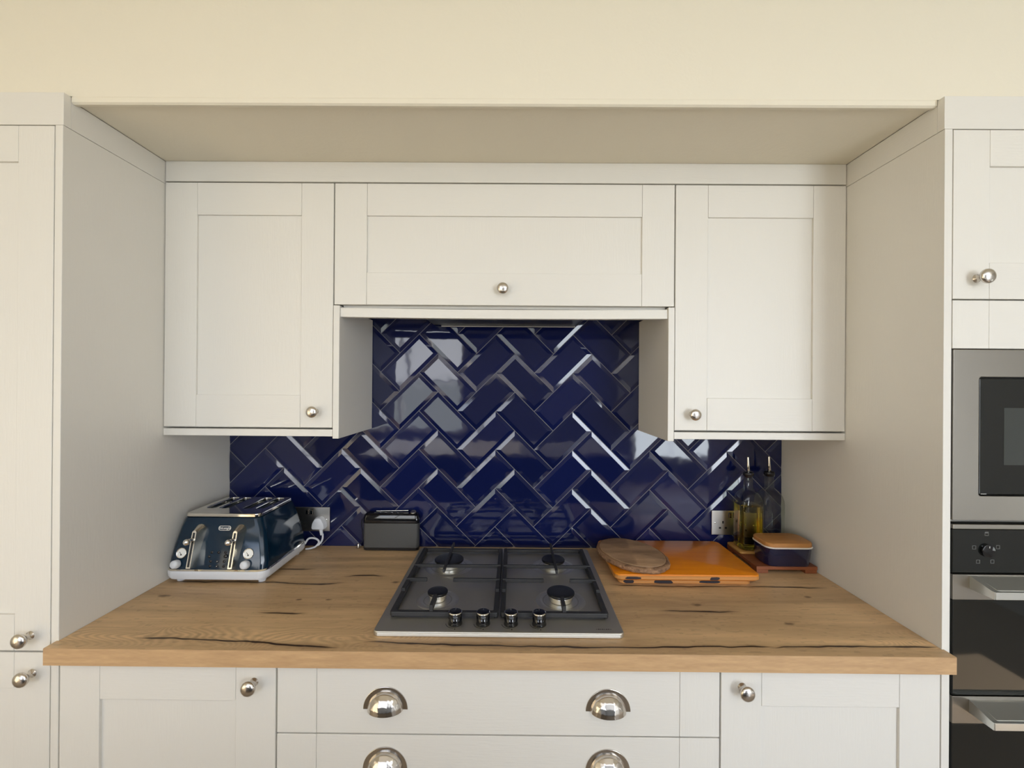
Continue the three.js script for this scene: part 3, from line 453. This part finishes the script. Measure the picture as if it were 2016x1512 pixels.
// ---------- toaster ----------
const font = await new FontLoader().loadAsync('fonts/droid/droid_sans_bold.typeface.json');
{
  const t = thing('toaster', 'glossy navy four-slot toaster with chrome top and white base', 'toaster', [-0.84, 0.91, 0.18]);
  const body = loft([[0.952, 0.985, 0.6935, 0.058, 0.3130], [0.975, 0.984, 0.6955, 0.059, 0.3090], [1.02, 0.979, 0.7050, 0.062, 0.2980], [1.06, 0.972, 0.7180, 0.065, 0.2860], [1.088, 0.966, 0.7300, 0.068, 0.2760], [1.0915, 0.9645, 0.7315, 0.069, 0.2745]].map(([y, a, b, c, d]) => rr(-a, -b, c, d, 0.020, y, 8)), 0.6);
  part(t, 'body', body, M.navyPaint);
  part(t, 'base', loft([[0.9195, 0.974, 0.7045, 0.068, 0.3040, 0.02], [0.9225, 0.9845, 0.6945, 0.058, 0.3140, 0.026], [0.930, 0.9895, 0.6895, 0.054, 0.3185, 0.03], [0.940, 0.9905, 0.6885, 0.053, 0.3195, 0.03], [0.9475, 0.9895, 0.6895, 0.054, 0.3185, 0.03]].map(([y, a, b, c, d, r]) => rr(-a, -b, c, d, r, y, 8)), 0.7), M.whitePlastic, 'white moulded base');
  part(t, 'base_trim', loft([[0.9477, 0.9892, 0.6898, 0.0545, 0.3182, 0.03], [0.9490, 0.9900, 0.6890, 0.0535, 0.3190, 0.03], [0.9525, 0.9875, 0.6910, 0.056, 0.3165, 0.028]].map(([y, a, b, c, d, r]) => rr(-a, -b, c, d, r, y, 8)), 0.7), M.chrome, 'chrome strip');
  for (const [fx, fz] of [[-0.958, 0.288], [-0.716, 0.288], [-0.958, 0.085], [-0.716, 0.085]]) part(t, 'foot', at(cyl(0.010, 0.013, 0.0105, 24), fx, 0.9153, fz), M.whitePlastic);
  // chrome top with four slots running front to back
  const slots = [-0.9265, -0.8845, -0.8125, -0.7705], hole = slots.map((x) => rrShape(x - 0.0135, x + 0.0135, -0.212, -0.082, 0.0085, THREE.Path));
  const tp = plate(rrShape(-0.9620, -0.7340, -0.2720, -0.0715, 0.016), hole, 0.006, 0.0028); at(tp, 0, 1.0943, 0, -Math.PI / 2); part(t, 'top_plate', metreUV(tp), M.chrome, 'polished chrome top');
  slots.forEach((x) => part(t, 'slot', [box(x - 0.016, x - 0.0137, 1.045, 1.094, 0.082, 0.212, 0), box(x + 0.0137, x + 0.016, 1.045, 1.094, 0.082, 0.212, 0), box(x - 0.0137, x + 0.0137, 1.045, 1.047, 0.082, 0.212, 0)], M.slotSteel, 'dark bread slot'));
  const FZ = [[0.952, 0.3130], [0.975, 0.3090], [1.02, 0.2980], [1.06, 0.2860], [1.088, 0.2760]], tilt = -0.255;
  const zf = (y) => { let k = 0; while (k < 3 && y > FZ[k + 1][0]) k++; const [a, b] = [FZ[k], FZ[k + 1]]; return mix(a[1], b[1], (y - a[0]) / (b[0] - a[0])) + 0.0003; };
  const on = (g, x, y, off = 0) => at(g, x, y, zf(y) + off, tilt);
  // each lever runs in a fin: wide and round-topped on the body, narrowing to a front edge with a painted slot
  const fin = (f, z) => { const o = [], n = 24, hw = f ? (v) => v < 0.041 ? 0.0062 : Math.sqrt(Math.max(0, 0.0062 ** 2 - (v - 0.041) ** 2)) : (v) => v < 0.048 ? mix(0.0045, 0.0165, (v + 0.057) / 0.105) : Math.sqrt(Math.max(0, 0.0165 ** 2 - (v - 0.048) ** 2)), top = f ? 0.0472 : 0.0645; for (let i = 0; i <= n; i++) { const v = mix(-0.057, top, 1 - (1 - i / n) ** 1.6); o.push([hw(v), v, z]); } for (let i = n; i >= 0; i--) { const v = mix(-0.057, top, 1 - (1 - i / n) ** 1.6); o.push([-hw(v) - 1e-5, v, z]); } return o.reverse(); };
  for (const lx of [-0.9015, -0.7815]) {
    const l = part(t, 'lever_fin', on(loft([fin(0, -0.003), fin(0, 0.001), fin(1, 0.0245), fin(1, 0.0255)], 0.6), lx, 1.013), M.finChrome, 'tapering chrome lever guard');
    part(l, 'slot_shade', on(box(-0.0030, 0.0030, -0.053, 0.041, 0.0252, 0.0259, 0), lx, 1.013), M.blackPlastic, 'flat black strip painted for the lever slot shade');  // no recess cut: flat dark strip stands for shade in the slot
    const arm = cyl(0.0060, 0.0040, 0.020, 20); at(arm, 0, 0, 0, Math.PI / 2, 0.18, 0); part(l, 'lever_arm', on(arm, lx - 0.0015, 1.0420, 0.034), M.alu);
    part(l, 'lever_knob', on(new THREE.SphereGeometry(0.0092, 24, 16), lx - 0.004, 1.0400, 0.046), M.alu, 'round chrome lever knob');
  }
  for (const [x, y, kx, ky] of [[-0.9455, 0.9955, -0.9530, 0.9660], [-0.7475, 0.9955, -0.7495, 0.9660]]) {
    const d = part(t, 'dial_bezel', on(at(lathe([[0.0125, 0], [0.0150, 0], [0.0150, 0.0030], [0.0137, 0.0036], [0.0125, 0.0020]], 36), 0, 0, 0, Math.PI / 2), x, y, -0.001), M.chrome);
    part(d, 'dial_face', on(at(cyl(0.0128, 0.0128, 0.0016, 36), 0, 0, 0, Math.PI / 2), x, y, 0.0005), std({ color: lin(0.8, 0.8, 0.76), roughness: 0.4 }), 'white gauge face');
    part(d, 'needle', [on(at(cyl(0.0022, 0.0022, 0.0008, 16), 0, 0, 0, Math.PI / 2), x, y - 0.004, 0.0015), on(at(box(-0.0006, 0.0006, 0, 0.009, -0.0002, 0.0002, 0), 0, 0, 0, 0, 0, 0.7), x, y - 0.003, 0.0015)], M.inkBlack);
    part(t, 'browning_knob', on(at(lathe([[0, 0], [0.0115, 0], [0.0125, 0.004], [0.0115, 0.015], [0.0085, 0.0185], [0, 0.0195]], 32), 0, 0, 0, Math.PI / 2), kx, ky, -0.0005), M.whitePlastic, 'white control knob');
  }
  for (const [bx, by] of [[-0.856, 0.9985], [-0.836, 0.9985], [-0.816, 0.9985], [-0.862, 0.9865], [-0.8135, 0.9880], [-0.856, 0.9740], [-0.836, 0.9740], [-0.816, 0.9740], [-0.856, 0.9610], [-0.836, 0.9610], [-0.816, 0.9610]]) part(t, 'button', on(at(lathe([[0, 0], [0.0040, 0], [0.0036, 0.0014], [0, 0.0018]], 18), 0, 0, 0, Math.PI / 2), bx, by, -0.0004), M.blackGloss);
  for (const by of [0.9740, 0.9610]) part(t, 'button_lamp', on(at(cyl(0.0010, 0.0010, 0.0006, 10), 0, 0, 0, Math.PI / 2), -0.836, by, 0.0016), M.whitePlastic);
  part(t, 'timer_button', on(at(lathe([[0, 0], [0.0052, 0], [0.0052, 0.003], [0.0040, 0.0042], [0, 0.0042]], 24), 0, 0, 0, Math.PI / 2), -0.8135, 0.9885, -0.0004), M.blackGloss);
  const badge = part(t, 'badge', on(plate(rrShape(-0.0188, 0.0188, -0.0068, 0.0068, 0.0066), [rrShape(-0.0172, 0.0172, -0.0052, 0.0052, 0.0051, THREE.Path)], 0.0008, 0), -0.8305, 1.0640, 0.0004), M.alu, 'pale oval maker badge');
  const tx = new TextGeometry('DeLonghi', { font, size: 0.0056, depth: 0.0006, curveSegments: 3 }); tx.computeBoundingBox(); tx.translate(-(tx.boundingBox.max.x) / 2, -0.0027, 0); part(badge, 'badge_lettering', on(tx, -0.8305, 1.0640, 0.0004), std({ color: lin(0.75, 0.75, 0.72), roughness: 0.5 }));
  part(t, 'power_cord', tube([[-0.700, 0.934, 0.056], [-0.690, 0.950, 0.046], [-0.668, 0.9475, 0.040], [-0.659, 0.9350, 0.036], [-0.668, 0.9205, 0.040], [-0.685, 0.9150, 0.046], [-0.700, 0.9145, 0.050]], 0.0034, 60, 8).scale(1, 1, 1), M.whitePlastic, 'white power cord looped behind the base');
  part(t, 'power_cord', tube([[-0.662, 0.923, 0.038], [-0.653, 0.932, 0.034], [-0.648, 0.945, 0.032], [-0.6475, 0.962, 0.031]], 0.0034, 40, 8), M.whitePlastic);
  const pg = loft([[[-0.676, -0.019], [-0.676, 0.019]]].length ? [0.0122, 0.0160, 0.030, 0.0365, 0.0385].map((z, k) => { const q = [1, 1.04, 1, 0.9, 0.72][k], o = []; for (const [x, y] of [[-0.021, -0.018], [0.021, -0.018], [0.0245, -0.012], [0.022, 0.004], [0.012, 0.0215], [0.006, 0.0245], [-0.006, 0.0245], [-0.012, 0.0215], [-0.022, 0.004], [-0.0245, -0.012]]) o.push([-0.6640 + x * q, 0.9950 + y * q, z]); return o.reverse(); }) : [], 0.55);
  const pl = part(t, 'mains_plug', pg, M.whitePlastic, 'white three-pin mains plug');
  part(pl, 'strain_relief', at(cyl(0.0052, 0.0065, 0.022, 16), -0.6545, 0.968, 0.0275, 0, 0, 0.15), M.whitePlastic);
}

// ---------- sockets ----------
function socket(x0, withPlug, label) {
  const s = thing('wall_socket', label, 'socket', [x0 + 0.073, 0.965, 0.009], 'double wall sockets on the tiles'), y0 = 0.9650, y1 = 1.0515, z = 0.0098;
  part(s, 'faceplate', box(x0, x0 + 0.146, y0, y1, z, z + 0.0032, 0.0014), M.steel, 'brushed steel plate');
  for (const ox of [0.0405, 0.1055]) {
    const cx = x0 + ox, cy = 1.001;
    part(s, 'pin_hole_shade', box(cx - 0.0028, cx + 0.0028, cy + 0.0045, cy + 0.0135, z + 0.0030, z + 0.0034, 0), M.inkBlack); for (const d of [-1, 1]) part(s, 'pin_hole_shade', box(cx + d * 0.0105 - 0.0040, cx + d * 0.0105 + 0.0040, cy - 0.0145, cy - 0.0080, z + 0.0030, z + 0.0034, 0), M.inkBlack);  // flat black boxes paint the dark of the holes, none cut
  }
  for (const cx of [x0 + 0.0655, x0 + 0.0815]) { const f = part(s, 'switch_surround', box(cx - 0.0062, cx + 0.0062, 1.0255, 1.0450, z + 0.0030, z + 0.0040, 0.0004), M.inkBlack); part(f, 'rocker', at(box(-0.0042, 0.0042, -0.0080, 0.0080, 0, 0.0040, 0.0008), cx, 1.0352, z + 0.0034, 0.12), M.chrome, 'steel rocker'); }
  for (const cx of [x0 + 0.0125, x0 + 0.1335]) part(s, 'screw', at(lathe([[0, 0], [0.0030, 0], [0.0024, 0.0014], [0, 0.0016]], 16), cx, 1.0075, z + 0.0030, Math.PI / 2), M.alu);
}
socket(-0.7765, true, 'steel double socket with a white plug in it, behind the toaster');
socket(0.7460, false, 'steel double socket with nothing plugged in, behind the oil bottle');

// ---------- radio ----------
{
  const r = thing('portable_radio', 'small black and grey portable radio against the tiles', 'radio', [-0.395, 0.91, 0.035]);
  const x0 = -0.4980, x1 = -0.3015, z0 = 0.0135, z1 = 0.0525;
  part(r, 'base', loft([[0.9102, 0.006], [0.913, 0.001], [0.9215, 0]].map(([y, i]) => rr(x0 + i, x1 - i, z0 + i, z1 - i, 0.012, y))), M.blackPlastic);
  part(r, 'grille', loft([[0.9217, 0.0008], [0.9225, 0.0002], [1.0070, 0.0002], [1.0075, 0.0008]].map(([y, i]) => rr(x0 + 0.0005 + i, x1 - 0.0005 - i, z0 + i, z1 - i, 0.012, y))), M.radioGrey, 'charcoal front grille');
  part(r, 'top', loft([[1.0077, 0], [1.0220, -0.0004], [1.0350, 0.0025], [1.0405, 0.008]].map(([y, i]) => rr(x0 + i, x1 - i, z0 + i * 0.5, z1 - i, 0.011, y))), M.blackGloss, 'glossy black control top');
  part(r, 'tuning_dial', at(lathe([[0, 0], [0.0102, 0], [0.0102, 0.0070], [0.0090, 0.0085], [0, 0.0088]], 28), -0.3235, 1.0385, 0.034, 0.35), M.steel, 'round steel dial');
  part(r, 'aerial', at(cyl(0.0017, 0.0014, 0.115, 12), -0.402, 1.0435, 0.020, 0, 0, Math.PI / 2 + 0.02), M.chrome, 'folded chrome aerial');
  for (let i = 0; i < 5; i++) part(r, 'preset_button', box(-0.462 + i * 0.022, -0.448 + i * 0.022, 1.0390, 1.0422, 0.0315, 0.0385, 0.001), M.blackPlastic);
  part(r, 'aerial_lead', tube([[-0.4985, 1.016, 0.028], [-0.5090, 1.012, 0.026], [-0.5110, 0.985, 0.022], [-0.5070, 0.955, 0.020], [-0.5100, 0.930, 0.022], [-0.5190, 0.9265, 0.028]], 0.0011, 40, 6), M.blackPlastic, 'thin black lead');
  part(r, 'lead_tip', at(lathe([[0, 0], [0.0045, 0.001], [0.0052, 0.005], [0.0045, 0.015], [0.002, 0.0185], [0, 0.019]], 18), -0.5200, 0.9102, 0.030, 0, 0, 0), M.steel, 'small grey tip standing on the worktop');
}

// ---------- chopping boards, slice ----------
const oblong = (x0, x1, z0, z1, r, y0, y1, e) => loft([[y0, e], [y0 + e, 0], [y1 - e, 0], [y1 - e * 0.3, e * 0.35], [y1, e]].map(([y, i]) => rr(x0 + i, x1 - i, z0 + i, z1 - i, r, y, 8)), 0.45);
function burnt(t, list, zf) { for (const [x0, x1, y0, y1] of list) { const pts = [], n = 14, cx = (x0 + x1) / 2, cy = (y0 + y1) / 2; for (let i = 0; i < n; i++) { const a = i / n * 2 * Math.PI, k = 0.8 + 0.35 * vn(i * 1.7 + x0 * 90, y0 * 400); const c = Math.cos(a), s = Math.sin(a); pts.push([cx + (x1 - x0) / 2 * Math.sign(c) * Math.abs(c) ** 0.6 * k, Math.min(y1, Math.max(y0, cy + (y1 - y0) / 2 * Math.sign(s) * Math.abs(s) ** 0.6 * k))]); } const g = plate(pts, null, 0.0006); g.translate(0, 0, zf - 0.0002); part(t, 'burn_mark', g, M.burn, 'scorched dark patch'); } }
{
  const b = thing('chopping_board', 'pale-edged scorched wooden board lying under the orange chopping board', 'chopping board', [0.55, 0.91, 0.155]);
  part(b, 'slab', oblong(0.3470, 0.7400, 0.022, 0.2895, 0.014, 0.9102, 0.9245, 0.003), M.paleEdge); burnt(b, [[0.360, 0.392, 0.9125, 0.9235], [0.452, 0.507, 0.9125, 0.9225], [0.585, 0.648, 0.9140, 0.9230]], 0.2895);
  const c = thing('chopping_board', 'large orange-stained wooden chopping board with scorched front edge', 'chopping board', [0.55, 0.925, 0.155]);
  part(c, 'slab', oblong(0.3340, 0.7640, 0.0150, 0.3000, 0.020, 0.9248, 0.9440, 0.004), M.orange);
  part(c, 'worn_edge', loft([[0.9285, 0.0004], [0.9290, 0], [0.9385, 0], [0.9390, 0.0004]].map(([y, i]) => rr(0.3338 + i, 0.7642 - i, 0.0148 + i, 0.3004 - i, 0.020, y, 8)), 0.45), M.paleEdge, 'paler worn edge');
  burnt(c, [[0.362, 0.412, 0.9290, 0.9365], [0.612, 0.640, 0.9275, 0.9375]], 0.3006);
  // oval slice of trunk with bark
  const s = thing('serving_slice', 'oval grey-brown slice of trunk with bark edge on the orange board', 'serving board', [0.414, 0.9445, 0.178]);
  const N = 72, ring = (y, k, f) => { const o = []; for (let i = 0; i < N; i++) { const a = i / N * 2 * Math.PI, n = 1 + 0.030 * (vn(Math.cos(a) * 2.2 + 9, Math.sin(a) * 2.2 + 9) - 0.5) + f * (vn(Math.cos(a) * 9 + 30, Math.sin(a) * 9 + y * 160) - 0.5), u = 0.100 * k * n * Math.cos(a), v = 0.138 * k * n * Math.sin(a), r = 0.36; o.push([0.4140 + u * Math.cos(r) + v * Math.sin(r), y, 0.1790 - u * Math.sin(r) + v * Math.cos(r)]); } return o; };
  part(s, 'bark', loft([ring(0.9442, 0.88, 0.03), ring(0.9475, 0.97, 0.05), ring(0.9540, 1.0, 0.06), ring(0.9600, 0.985, 0.05), ring(0.9640, 0.93, 0.03), ring(0.9625, 0.90, 0.01)], 0.9), M.bark, 'rough brown bark rim');
  part(s, 'cut_face', loft([ring(0.9622, 0.898, 0), ring(0.9652, 0.895, 0), ring(0.9662, 0.88, 0)], 0.5), M.slice, 'greyed cut face');
}

// ---------- bottles, tray, stand, butter dish ----------
{
  const s = thing('wooden_stand', 'low red-brown wooden stand with block feet under the butter dish', 'stand', [0.895, 0.91, 0.115]);
  part(s, 'top_board', box(0.8000, 0.9920, 0.9215, 0.9325, 0.0150, 0.2080, 0.0015), M.redWood);
  for (const x of [0.8010, 0.9540]) for (const z of [0.016, 0.170]) part(s, 'foot', box(x, x + 0.037, 0.9102, 0.9217, z, z + 0.037, 0.0012), M.redWood, 'square block foot');
  const t = thing('bottle_tray', 'small pale bamboo tray carrying the oil bottles', 'tray', [0.88, 0.9325, 0.07]);
  part(t, 'slab', oblong(0.7990, 0.9700, 0.0130, 0.1115, 0.010, 0.9327, 0.9410, 0.002), M.bamboo);
  // bottle: square body, round shoulders and neck
  const ringB = (y, h, e) => { const o = []; for (let i = 0; i < 48; i++) { const a = i / 48 * 2 * Math.PI, c = Math.cos(a), q = Math.sin(a), k = (Math.abs(c) ** e + Math.abs(q) ** e) ** (-1 / e); o.push([h * k * c, y, h * k * q]); } return o; };
  const glass = () => loft([[0, 0.031, 6], [0.002, 0.0355, 7], [0.006, 0.0375, 7], [0.150, 0.0378, 7], [0.165, 0.0372, 6], [0.178, 0.0345, 4.5], [0.189, 0.0295, 3.2], [0.198, 0.0225, 2.4], [0.2035, 0.0170, 2], [0.209, 0.0150, 2], [0.243, 0.0145, 2], [0.2445, 0.0165, 2], [0.2515, 0.0165, 2], [0.2525, 0.0140, 2]].map((r) => ringB(...r)), 1.0, true, false);
  const pour = (b, y) => { part(b, 'stopper', at(lathe([[0, -0.004], [0.0125, -0.004], [0.0125, 0.001], [0.0172, 0.0015], [0.0172, 0.010], [0.0150, 0.0120], [0.0060, 0.0140], [0, 0.0140]], 28), 0, y, 0), M.blackPlastic, 'black ribbed stopper'); part(b, 'spout', at(lathe([[0, 0], [0.0052, 0], [0.0046, 0.020], [0.0034, 0.050], [0.0026, 0.0525], [0, 0.0525]], 20), 0.000, y + 0.0135, 0, 0.03, 0, 0.05), M.chrome, 'steel pouring spout'); };
  const bottle = (x, z, ry, fill, label) => {
    const b = thing('oil_bottle', label, 'bottle'); part(b, 'glass', glass(), M.glass, 'clear glass'); pour(b, 0.2485);
    if (fill) part(b, 'oil', loft([[0.0035, 0.030, 6], [0.006, 0.0355, 7], [0.149, 0.0357, 7], [0.1492, 0.0350, 7]].map((r) => ringB(...r)), 0.8), M.oil, 'pale yellow oil');
    b.position.set(x, 0.9412, z); b.rotation.y = ry; return b;
  };
  bottle(0.8465, 0.0690, 0.0, true, 'square glass oil bottle half full of yellow oil with steel spout');
  bottle(0.9285, 0.0530, 0.0, false, 'square glass bottle without oil behind the butter dish, with steel spout');
  const d = thing('butter_dish', 'navy enamel butter dish with white rim and wooden lid', 'butter dish', [0.9, 0.9327, 0.16]);
  const x0 = 0.8290, x1 = 0.9800, z0 = 0.1145, z1 = 0.2180;
  part(d, 'body', loft([[0.9330, 0.010], [0.9345, 0.006], [0.940, 0.004], [0.9860, 0.0010], [0.9905, 0.0006]].map(([y, i]) => rr(x0 + i, x1 - i, z0 + i, z1 - i, 0.026, y, 10)), 0.7), M.navyEnamel, 'navy enamel');
  part(d, 'rim', loft([[0.9906, 0], [0.9915, -0.0015], [0.9935, -0.0018], [0.9948, -0.0004]].map(([y, i]) => rr(x0 + i, x1 - i, z0 + i, z1 - i, 0.027, y, 10)), 0.9), std({ color: lin(0.78, 0.75, 0.70), roughness: 0.3 }), 'white enamel rim');
  part(d, 'lid', loft([[0.9949, 0.0012], [0.9955, 0], [1.0045, 0], [1.0075, 0.002], [1.0085, 0.005]].map(([y, i]) => rr(x0 + i, x1 - i, z0 + i, z1 - i, 0.027, y, 10)), 0.5), M.beech, 'pale wooden lid');
}

scene.traverse((o) => { if (o.isMesh) { o.castShadow = true; o.receiveShadow = true; } });
renderer.render(scene, camera);
